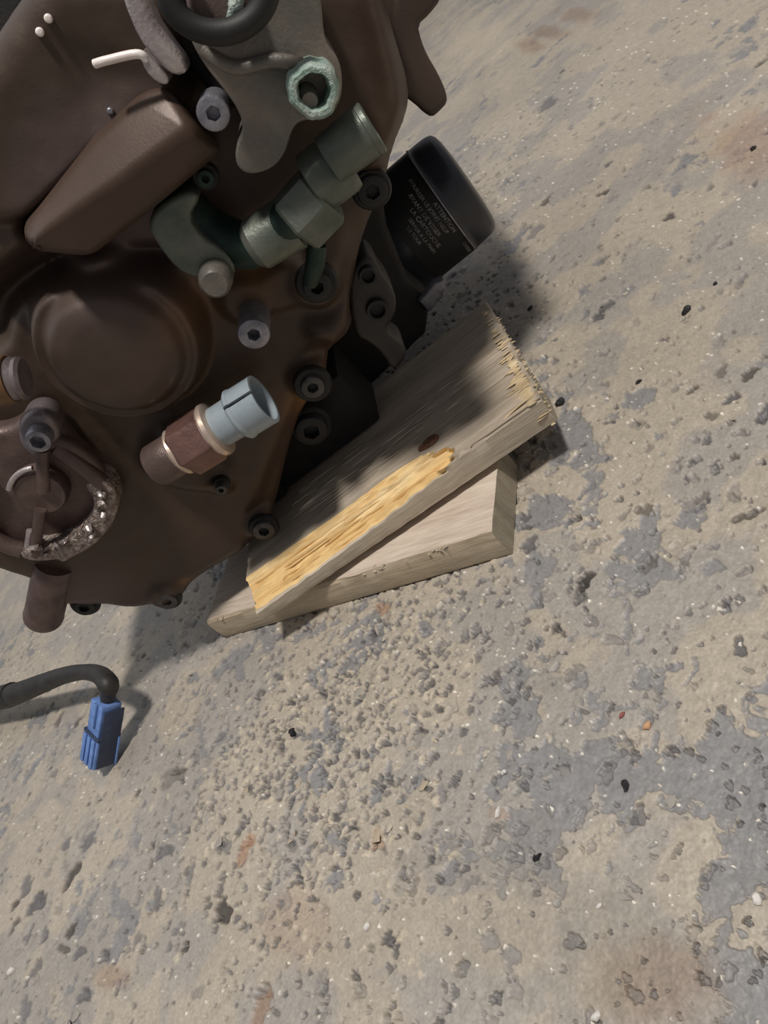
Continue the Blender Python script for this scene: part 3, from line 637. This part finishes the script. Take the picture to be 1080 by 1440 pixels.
for x_, y_ in ((68, 26), (56, 45)): lathe('rivet', E(x_, y_, .10), E(x_, y_, .128), bev_prof(rp(6, E(x_, y_, .12)), .03, .6), 'wire', eng, 14)
lathe('rivet', E(155, 156, .10), E(155, 156, .125), bev_prof(rp(5, E(155, 156, .12)), .025, .6), 'steel', eng, 14)

# bright strap, wire and pipe clamp at the top
plate('strap', [(160, -40), (198, -40), (214, 22), (240, 60), (262, 88), (263, 103), (247, 108), (228, 96), (205, 70), (184, 34)], .20, .05, 'alu', eng, bev=.012, rnd=1)
plate('strap', [(196, 70), (212, 82), (236, 104), (238, 118), (228, 120), (212, 110), (200, 92)], .17, .05, 'alu', eng, bev=.01, rnd=1)
tube('wire', [E(133, 90, .16), E(150, 85, .165), E(192, 76, .17), E(206, 84, .165), E(216, 98, .15)], rp(6, E(150, 85, .165)), 'wire', eng)
plate('dark_gap_plate', [(215, -60), (262, -60), (300, 60), (335, 130), (330, 160), (300, 140), (270, 95), (240, 50)], .08, .12, 'dark', eng, bev=.01)  # dark plate filling the black gap right of the strap

# grey alloy lever housing with tarnished ring nut
plate('lever_housing', [(262, 45), (300, 55), (340, 40), (372, 0), (380, -50), (440, -50), (452, 0), (456, 60), (480, 85), (482, 140), (460, 172), (430, 168), (412, 178), (402, 215), (384, 238), (352, 247), (333, 237), (330, 210), (342, 186), (338, 160), (318, 130), (285, 90)], .22, .20, 'lever', eng, bev=.035, seg=4, rnd=2)
tube('cast_rib', [E(285, 70, .215), E(330, 95, .225), E(385, 85, .23), E(425, 92, .23)], [rp(10, E(350, 90, .22))]*4, 'lever', eng)
Pn = E(441, 126, .25); Rn = rp(37, Pn)
rgf = lambda a, t_: 1+.035*math.sin(3*a+1)+.03*math.sin(7*a)+.02*math.sin(13*a+2)
lathe('ring_nut', Pn-NX*.07, Pn+NX*.02, [(0, Rn*1.0), (.7, Rn*1.02), (.92, Rn*.95), (1, Rn*.82), (1.0, Rn*.66), (.85, Rn*.58), (.3, Rn*.5), (.3, .001)], 'verd', eng, 40, rfun=rgf)['label'] = 'crusted verdigris ring nut'
lathe('spindle', Pn-NX*.05-AX*.012, Pn+NX*.005-AX*.012-ZX*.006, [(0, Rn*.42), (.8, Rn*.42), (1, Rn*.3)], 'lever', eng, 18)
# dark hose looped over the top
hc = (306, -22); tube('hose', [E(hc[0]+72*math.cos(a), hc[1]+68*math.sin(a), .27) for a in np.linspace(-.6, 3.8, 10)], rp(17, E(306, 40, .27)), 'black', eng, 18)
lathe('hose_fitting', E(308, 0, .18), E(308, 0, .245), bev_prof(rp(46, E(308, 0, .24)), .065, .3), 'mauve', eng, 28)
tube('green_highlight', [E(332, -14, .25), E(331, 10, .252), E(322, 28, .25)], [rp(9, E(330, 10, .25)), rp(11, E(330, 10, .25)), rp(5, E(330, 10, .25))], 'verd', eng, 12, 5, .12)  # pale green tube puts the green highlight in the hose loop into colour

# green-tarnished pipe fittings
def seg_l(name, a, b, o, r, m, prof=None, sg=28, o2=None, **kw):
    A_ = E(*a, o); B_ = E(*b, o if o2 is None else o2); r2 = rp(r, A_); L_ = np.linalg.norm(B_-A_)
    return lathe(name, A_, B_, [(t_, r2*k_) for t_, k_ in prof] if prof else [(0, r2*.94)]+bev_prof(r2, L_, .12), m, eng, sg, **kw)
hexf = lambda a, t_: min(1.0, .88/math.cos((a % (math.pi/3))-math.pi/6))
seg_l('pipe_stub', (462, 226), (525, 178), .20, 36, 'green', [(0, .95), (.7, 1), (.86, 1), (.88, 1.03), (.97, 1.02), (1, .95), (1, .8), (.9, .74), (.9, .01)])
seg_l('pipe_collar', (440, 260), (487, 224), .17, 43, 'green', [(0, .95), (.05, 1), (.85, 1), (1, .92)])
seg_l('union_nut', (415, 316), (456, 272), .17, 47, 'green', [(0, .9), (.08, 1), (.9, 1), (1, .9)], 48, rfun=hexf)
seg_l('pipe_elbow', (352, 350), (412, 312), .13, 38, 'green', [(0, .7), (.15, .95), (1, 1)])
tube('coolant_pipe', [E(262, 300, .06), E(300, 330, .07), E(345, 345, .10), E(385, 328, .13), E(420, 300, .15)], [rp(36, E(340, 330, .1)), rp(36, E(340, 330, .1)), rp(33, E(340, 330, .1)), rp(30, E(340, 330, .1)), rp(30, E(340, 330, .1))], 'dgreen', eng, 22)
plate('pipe_flange', [(206, 318), (220, 292), (246, 276), (270, 268), (282, 280), (266, 306), (284, 334), (312, 350), (330, 364), (330, 392), (300, 398), (272, 392), (248, 380), (222, 348)], .13, .12, 'green', eng, bev=.02)
P_ = E(302, 400, .17); r2 = rp(25, P_); lathe('flange_bolt', P_-NX*.13, P_, [(0, r2), (.75, r2), (.93, r2*.92), (1, r2*.7)], 'lever', eng, 24)
tube('drain_spigot', [E(445, 345, .10), E(443, 372, .10), E(436, 398, .085)], [rp(14, E(443, 370, .1)), rp(14, E(443, 370, .1)), rp(11, E(443, 370, .1))], 'dgreen', eng, 16)

# oil temperature sensor: threaded base, hex nut, pale collar, grey split socket
a0, a1 = np.array([228, 650.]), np.array([371, 561.])
def sp(t_): return tuple(a0+(a1-a0)*t_)
seg_l('sensor_base', sp(-.08), sp(.17), .10, 31, 'cover', [(0, .9), (.1, 1), (.9, 1), (1, .93)], o2=.10)
seg_l('sensor_collar', sp(.15), sp(.21), .10, 36, 'collar', [(0, .9), (.4, 1), (1, .95)])
seg_l('hex_nut', sp(.19), sp(.50), .10, 43, 'nut', [(0, .86), (.1, 1), (.9, 1), (1, .9)], 48, rfun=hexf)
seg_l('sensor_collar', sp(.49), sp(.56), .10, 41, 'collar', [(0, .95), (.3, 1), (.8, .98), (1, .88)])
so = seg_l('sensor_body', sp(.55), sp(.76), .10, 30, 'sens', [(0, .98), (1, 1)])
# split socket built as a thick shell with a slot cut through its wall
A_ = E(*sp(.73), .10); B_ = E(*sp(1.0), .10); rO = rp(37, A_); X, Y, D = frame(B_-A_); Ls = np.linalg.norm(B_-A_)
V = []; Fs = []; sg = 48; vdir = (CAM-A_); a_s = math.atan2(-UP@Y+0, -UP@X)
up_img = UP*.9-NX*0; 
vv_ = (CAM-A_)/np.linalg.norm(CAM-A_)+.45*(UP*.8-RT*.6); aa0 = math.atan2(vv_@Y, vv_@X)      # slot angle on the side facing the viewer
gap = .07
for i in range(sg+1):
    a = aa0+gap+(2*math.pi-2*gap)*i/sg; dr_ = X*math.cos(a)+Y*math.sin(a)
    flare = 1.0+.05*math.exp(-((a-aa0-.5)/.35)**2)
    for (t_, r_) in ((0, .80), (.0, .92), (.10, 1.04), (.18, 1.04), (.22, 1.0), (1.0, 1.0*flare), (1.0, .87*flare), (.25, .84)): V.append(A_+D*Ls*t_+dr_*rO*r_)
for i in range(sg):
    for j in range(8): j2 = (j+1) % 8; Fs.append((i*8+j, i*8+j2, (i+1)*8+j2, (i+1)*8+j))
Fs += [tuple(range(8)), tuple(sg*8+j for j in range(8))[::-1]]
sk = add('sensor_socket', V, Fs, 'sens', eng, ang=30); sk['label'] = 'pale grey split plastic socket'
lathe('socket_core', A_, A_+D*Ls*.35, [(0, rO*.86), (1, rO*.86)], 'black', eng, 24)

# left pipe with collar
seg_l('side_pipe', (-50, 545), (16, 533), .12, 34, 'brownw', [(0, 1), (.9, 1), (1, .96)])
seg_l('pipe_clamp', (14, 533), (36, 531), .12, 31, 'tab', [(0, .9), (.2, 1), (.5, .92), (.8, 1), (1, .85)])

# round inspection cover, lower left
oc = .04; Pc = E(58, 697, oc); 
plate('inspection_cover', [(-60, 600), (-10, 610), (22, 600), (32, 585), (60, 578), (84, 596), (98, 622), (130, 650), (160, 676), (166, 712), (152, 745), (126, 770), (92, 786), (50, 790), (10, 775), (-20, 760), (-60, 750)], oc, .06, 'cover', eng, bev=.02, rnd=2)
def ring_arc(name, cx0, cy0, rx, ry, a0_, a1_, o_, r_, m, n_=14, ns=0, sub=4, sg=12):
    pts = [E(cx0+rx*math.cos(a), cy0+ry*math.sin(a), o_) for a in np.linspace(a0_, a1_, n_)]
    rr_ = [rp(r_, pts[0])*(1+(rng.uniform(-ns, ns) if ns else 0)) for _ in pts]; return tube(name, pts, rr_, m, eng, sg, sub, ns*.35)
ring_arc('cover_rim', 52, 697, 92, 78, -1.35, .15, oc+.012, 14, 'cover', 12)
ring_arc('cover_rim', 52, 697, 92, 78, 1.8, 3.6, oc+.012, 12, 'cover', 12)
cr_ = plate('corroded_rim', [(118, 684), (134, 673), (154, 680), (166, 703), (164, 726), (151, 750), (130, 770), (104, 784), (88, 793), (80, 788), (60, 791), (34, 789), (26, 778), (42, 772), (72, 771), (96, 760), (116, 745), (129, 727), (132, 708), (128, 698)], oc+.045, .06, 'corr', eng, bev=.012, rnd=1)
cr_['label'] = 'bright crusty corroded part of the cover rim'
for _ in range(16):
    a = rng.uniform(-.15, 1.7); k_ = rng.uniform(.84, 1.02); x_, y_ = 58+93*k_*math.cos(a), 700+80*k_*math.sin(a); t_ = a+rng.normal(0, .5); l_ = rng.uniform(4, 13)
    tube('crust_flake', [E(x_, y_, oc+.046), E(x_-l_*.5*math.sin(t_), y_+l_*.5*math.cos(t_), oc+.056), E(x_-l_*math.sin(t_), y_+l_*math.cos(t_), oc+.044)], [rp(rng.uniform(2, 4.5), Pc)]*3, 'alu' if rng.random() < .6 else 'corr', eng, 6, 2, .3)
tube('cover_arm', [E(80, 630, oc+.02), E(110, 652, oc+.03), E(138, 674, oc+.03), E(156, 692, oc+.03)], [rp(12, Pc), rp(11, Pc), rp(12, Pc), rp(10, Pc)], 'cover', eng, 14)
Ph = E(56, 695, oc+.035); r2 = rp(37, Ph); lathe('cover_hub', Ph-NX*.045, Ph, [(0, r2), (.75, r2), (1, r2*.9)], 'cover', eng, 32)
ring_arc('hub_lip', 50, 694, 38, 36, 3.3, 4.6, oc+.035, 4, 'alu', 8)
tube('cover_web', [E(59, 632, oc+.04), E(60, 660, oc+.038), E(61, 690, oc+.036)], rp(9, Ph), 'cover', eng, 12)
tube('cover_web', [E(57, 716, oc+.040), E(53, 745, oc+.038), E(50, 780, oc+.036)], rp(8, Ph), 'cover', eng, 12)
tube('cover_web', [E(42, 746, oc+.03), E(38, 775, oc+.03)], rp(5, Ph), 'alu', eng, 10)
plate('cover_tab', [(22, 600), (36, 582), (62, 580), (82, 598), (84, 630), (66, 650), (44, 648), (24, 628)], oc+.03, .06, 'tab', eng, bev=.02, rnd=2)
bolt(53, 622, oc+.03, 18, .03, 'steel', None, 'bright bolt head at the top of the round cover', .62)
# drain stub at the bottom left
seg_l('drain_stub', (78, 790), (60, 872), -.02, 28, 'cover', [(0, 1), (.86, 1), (.9, 1.03), (.97, .98), (1, .9), (1.02, .6)])

# oil filter with printed label --------------------------------------
oF = -.60; Pe = E(651, 258, oF); depthF = (Pe-CAM)@fw; RF = 81*depthF/F_PX
axF = AX*math.cos(.02)+ZX*math.sin(-.0); axF /= np.linalg.norm(axF)
pa = Pe-axF*RF*1.9; pb = Pe+axF*RF*.12
Lf = np.linalg.norm(pb-pa); X, Y, D = frame(pb-pa)
fl_ = lambda a, t_: 1-.016*math.sin(4.5*a+.6)**2*max(0, math.sin(math.pi*min(1, max(0, (t_-.76)/.23))))
filt = lathe('oil_filter', pa, pb, [(0, RF*.8), (.03, RF*.97), (.06, RF), (.40, RF), (.715, RF*1.0), (.725, RF*1.018), (.735, RF*1.0), (.77, RF*.998), (.82, RF*.995), (.87, RF*.988), (.91, RF*.975), (.945, RF*.95), (.97, RF*.88), (.985, RF*.76), (.995, RF*.5), (1, .001)], 'filter', eng, 84, ang=50, rfun=fl_)
filt['label'] = 'black cylindrical oil filter with pale printed warning'
def filt_arc(name, t0, t1, a0_, a1_, r_, m, th_=.0025, n_=30):
    V = []; Fs = []
    for i in range(n_+1):
        a = a0_+(a1_-a0_)*i/n_; dr_ = X*math.cos(a)+Y*math.sin(a)
        for (t_, q_) in ((t0, r_), (t1, r_), (t1, r_+th_), (t0, r_+th_)): V.append(pa+D*Lf*t_+dr_*q_)
    for i in range(n_):
        for j in range(4): j2 = (j+1) % 4; Fs.append((i*4+j, i*4+j2, (i+1)*4+j2, (i+1)*4+j))
    Fs += [(0, 1, 2, 3), tuple(n_*4+j for j in range(4))]
    o = add(name, V, Fs, m, eng); o.parent = filt; o.matrix_parent_inverse = Matrix.Identity(4); return o
vF = CAM-(pa+D*Lf*.5); aV = math.atan2(vF@Y, vF@X)    # angle of the side that faces the viewer
# which way round runs down the picture?
tst = X*math.cos(aV+.1)+Y*math.sin(aV+.1)-(X*math.cos(aV)+Y*math.sin(aV)); sgn = -1 if tst@UP > 0 else 1
filt_arc('filter_label', .30, .705, aV-1.1, aV+1.45, RF*1.0, 'label', .0015)
filt_arc('label_border', .712, .722, aV-1.3*1, aV+1.2, RF*1.020, 'rimline', .003)
def text_on_filter(txt, t_, a_c, size, ink):
    cu = bpy.data.curves.new('txt', 'FONT'); cu.body = txt; cu.align_x = 'LEFT'; cu.size = 1; cu.extrude = .02; cu.resolution_u = 2
    to = bpy.data.objects.new('txt', cu); C.objects.link(to); bpy.context.view_layer.update()
    dg = bpy.context.evaluated_depsgraph_get(); mm = bpy.data.meshes.new_from_object(to.evaluated_get(dg)); bpy.data.objects.remove(to)
    vs = np.array([v.co[:] for v in mm.vertices]); fs = [tuple(p.vertices) for p in mm.polygons]; bpy.data.meshes.remove(mm)
    V = []
    for x_, y_, z_ in vs:
        a = a_c+sgn*x_*size/RF; r_ = RF*1.0+.0016+.0012+z_*.03
        V.append(pa+D*(Lf*t_+y_*size)+(X*math.cos(a)+Y*math.sin(a))*r_)
    o = add('label_text', V, fs, ink, eng, smooth=False); o.parent = filt; return o
def ap(d_): return aV+sgn*d_
for txt, t_, a_, s_ in (('ATTENTION', .655, -.06, .0185), ('MOUILLER LE JOINT NEUF', .600, -.62, .0165), ('AVANT DE VISSER', .535, -.42, .0185), ('LA CARTOUCHE', .480, -.22, .0185), ('SERRER A LA MAIN', .425, -.12, .0150), ('CAUTION', .655, .82, .0150), ('2/3 TOUR', .375, -.05, .0150)):
    try:
        text_on_filter(txt, t_, ap(a_), s_*.82, 'ink')
    except Exception as ex_: print('text', ex_)

# ------------------------------------------------------------------ blue plug on its black lead
Bt = gp(138, 1070, .035); Tt = gp(151, 983, .135)
lead = empty('wiring_lead', gp(150, 1075, 0.), 'black sleeved cable ending in a blue plug, hanging beside the engine', 'cable')
ax = Tt-Bt; Lc = np.linalg.norm(ax); ax /= Lc
up_c = ZX-(ZX@ax)*ax; up_c /= np.linalg.norm(up_c); sd_c = np.cross(ax, up_c); sd_c = sd_c if sd_c@RT > 0 else -sd_c
ang_c = .42; w_ = sd_c*math.cos(ang_c)-up_c*math.sin(ang_c); n_ = up_c*math.cos(ang_c)+sd_c*math.sin(ang_c)
wd = .062; tk = .062; org = Bt-w_*wd/2-n_*tk/2
hs = boxm('plug_housing', org+ax*0, ax*Lc*.50, w_*wd, n_*tk, 'blue', lead, .003)
hs2 = boxm('plug_housing', org+ax*Lc*.48+w_*.004+n_*.004, ax*Lc*.50, w_*(wd-.008), n_*(tk-.006), 'blue', lead, .003)
hs2['label'] = 'slimmer dusty blue rear half'
boxm('latch', org+ax*Lc*.62+w_*wd*.40+n_*(tk-.004), ax*Lc*.36, w_*wd*.26, n_*.010, 'blue', lead, .002)
boxm('seal_flange', org+ax*Lc*.46-w_*.003-n_*.002, ax*Lc*.05, w_*(wd+.006), n_*(tk+.005), 'blue2', lead, .002)
for k_ in (.04, .36, .68): boxm('ridge', org+ax*.002+w_*wd*k_+n_*tk, ax*Lc*.44, w_*wd*.22, n_*.006, 'blue', lead, .0015)
boxm('shaded_side', org+ax*.004+w_*wd, ax*Lc*.9, w_*.004, n_*tk*.9, 'blue2', lead, .001)  # thin dark plate paints the shade on the plug's side face
boxm('ridge', org+ax*.002+w_*wd+n_*.0, ax*Lc*.45, w_*.007, n_*.006, 'blue', lead, .0015)
top = Bt+ax*Lc*.96
pts = [top, top+ax*.03, gp(152, 962, .165), gp(140, 949, .165), gp(118, 945, .155), gp(90, 950, .14), gp(55, 963, .125), gp(25, 975, .115), gp(0, 982, .11), gp(-40, 990, .12), gp(-110, 985, .20), gp(-200, 940, .36)]
rr_ = [rp(9, top), rp(12, top), rp(15, pts[2]), rp(13, pts[3]), rp(11, pts[4]), rp(12, pts[5]), rp(14, pts[6]), rp(15.5, pts[7]), rp(16, pts[8]), rp(15, pts[9]), rp(15, pts[10]), rp(15, pts[11])]
tube('cable', pts, rr_, 'sleeve', lead, 18, 6)
tube('sleeve_end', [gp(18, 976, .1135), gp(10, 979, .112), gp(-8, 983, .1105)], [rp(16.8, pts[8])]*3, 'sleeve', lead, 18, 4)

# ------------------------------------------------------------------ loose grit on the floor
def chip(x, y, r_, m, label, seed, name='stone_chip', asp=.7, flat=.6, rot=0., grp=None):
    c0 = gp(x, y); rr0 = rp(r_, c0); me = stone_mesh('chip', M[m], seed, flat)
    o = bpy.data.objects.new(name, me); C.objects.link(o); tag(o, label, 'chip', grp)
    o.location = (c0[0]*S, c0[1]*S, (rr0*flat*.35+.0012)*S); o.scale = (rr0*S, rr0*S*asp*1.3, rr0*S); o.rotation_euler = (0, 0, rot)
chip(880, 1105, 8, 'stoneblk', 'glossy black oval chip on the right part of the floor, largest of the black chips', 1, rot=.9)
chip(966, 437, 8, 'stoneblk', 'angular black chip on the far right floor above the board', 2, rot=.3)
chip(755, 1207, 7, 'stoneblk', 'black chip near the lower middle with a pale crumb beside it', 3)
chip(412, 1030, 7, 'stoneblk', 'black chip on the gritty floor right of the blue plug', 4, rot=.5)
chip(899, 538, 5, 'stoneblk', 'small black crumb right of the splintered board end', 5)
chip(746, 434, 4, 'stoneblk', 'tiny black crumb beside the filter shadow', 6)
chip(1006, 400, 4, 'stoneblk', 'tiny black crumb up the floor at the far right edge', 7)
chip(1059, 210, 5, 'stoneblk', 'small black crumb on the brownish floor stain at upper right', 8)
chip(789, 566, 8, 'stoneblk', 'rounded dark pebble touching the splintered board end', 9)
chip(1064, 1264, 10, 'stonewht', 'white pebble near the lower right edge', 10, rot=1.2)
chip(517, 1304, 6, 'stonewht', 'small white crumb at lower middle beside a dark pit', 11)
chip(840, 1431, 8, 'stonewht', 'white crumb at the bottom edge of the floor', 12)
chip(702, 1142, 8, 'stonewht', 'pale broken chip between the two black chips', 13, asp=.4, rot=.5)
chip(843, 1274, 5, 'stonewht', 'tiny white crumb below the dark stained floor', 14)
chip(710, 1086, 5, 'stonewht', 'tiny white crumb on bare tan concrete above the pale chip', 15)
chip(912, 1021, 7, 'stoneorg', 'small orange chip on the worn right part of the floor', 16)
chip(875, 1007, 6, 'stonered', 'small reddish chip beside the orange one', 17)
chip(18, 1365, 7, 'stonewht', 'white flake at the lower left edge', 18)
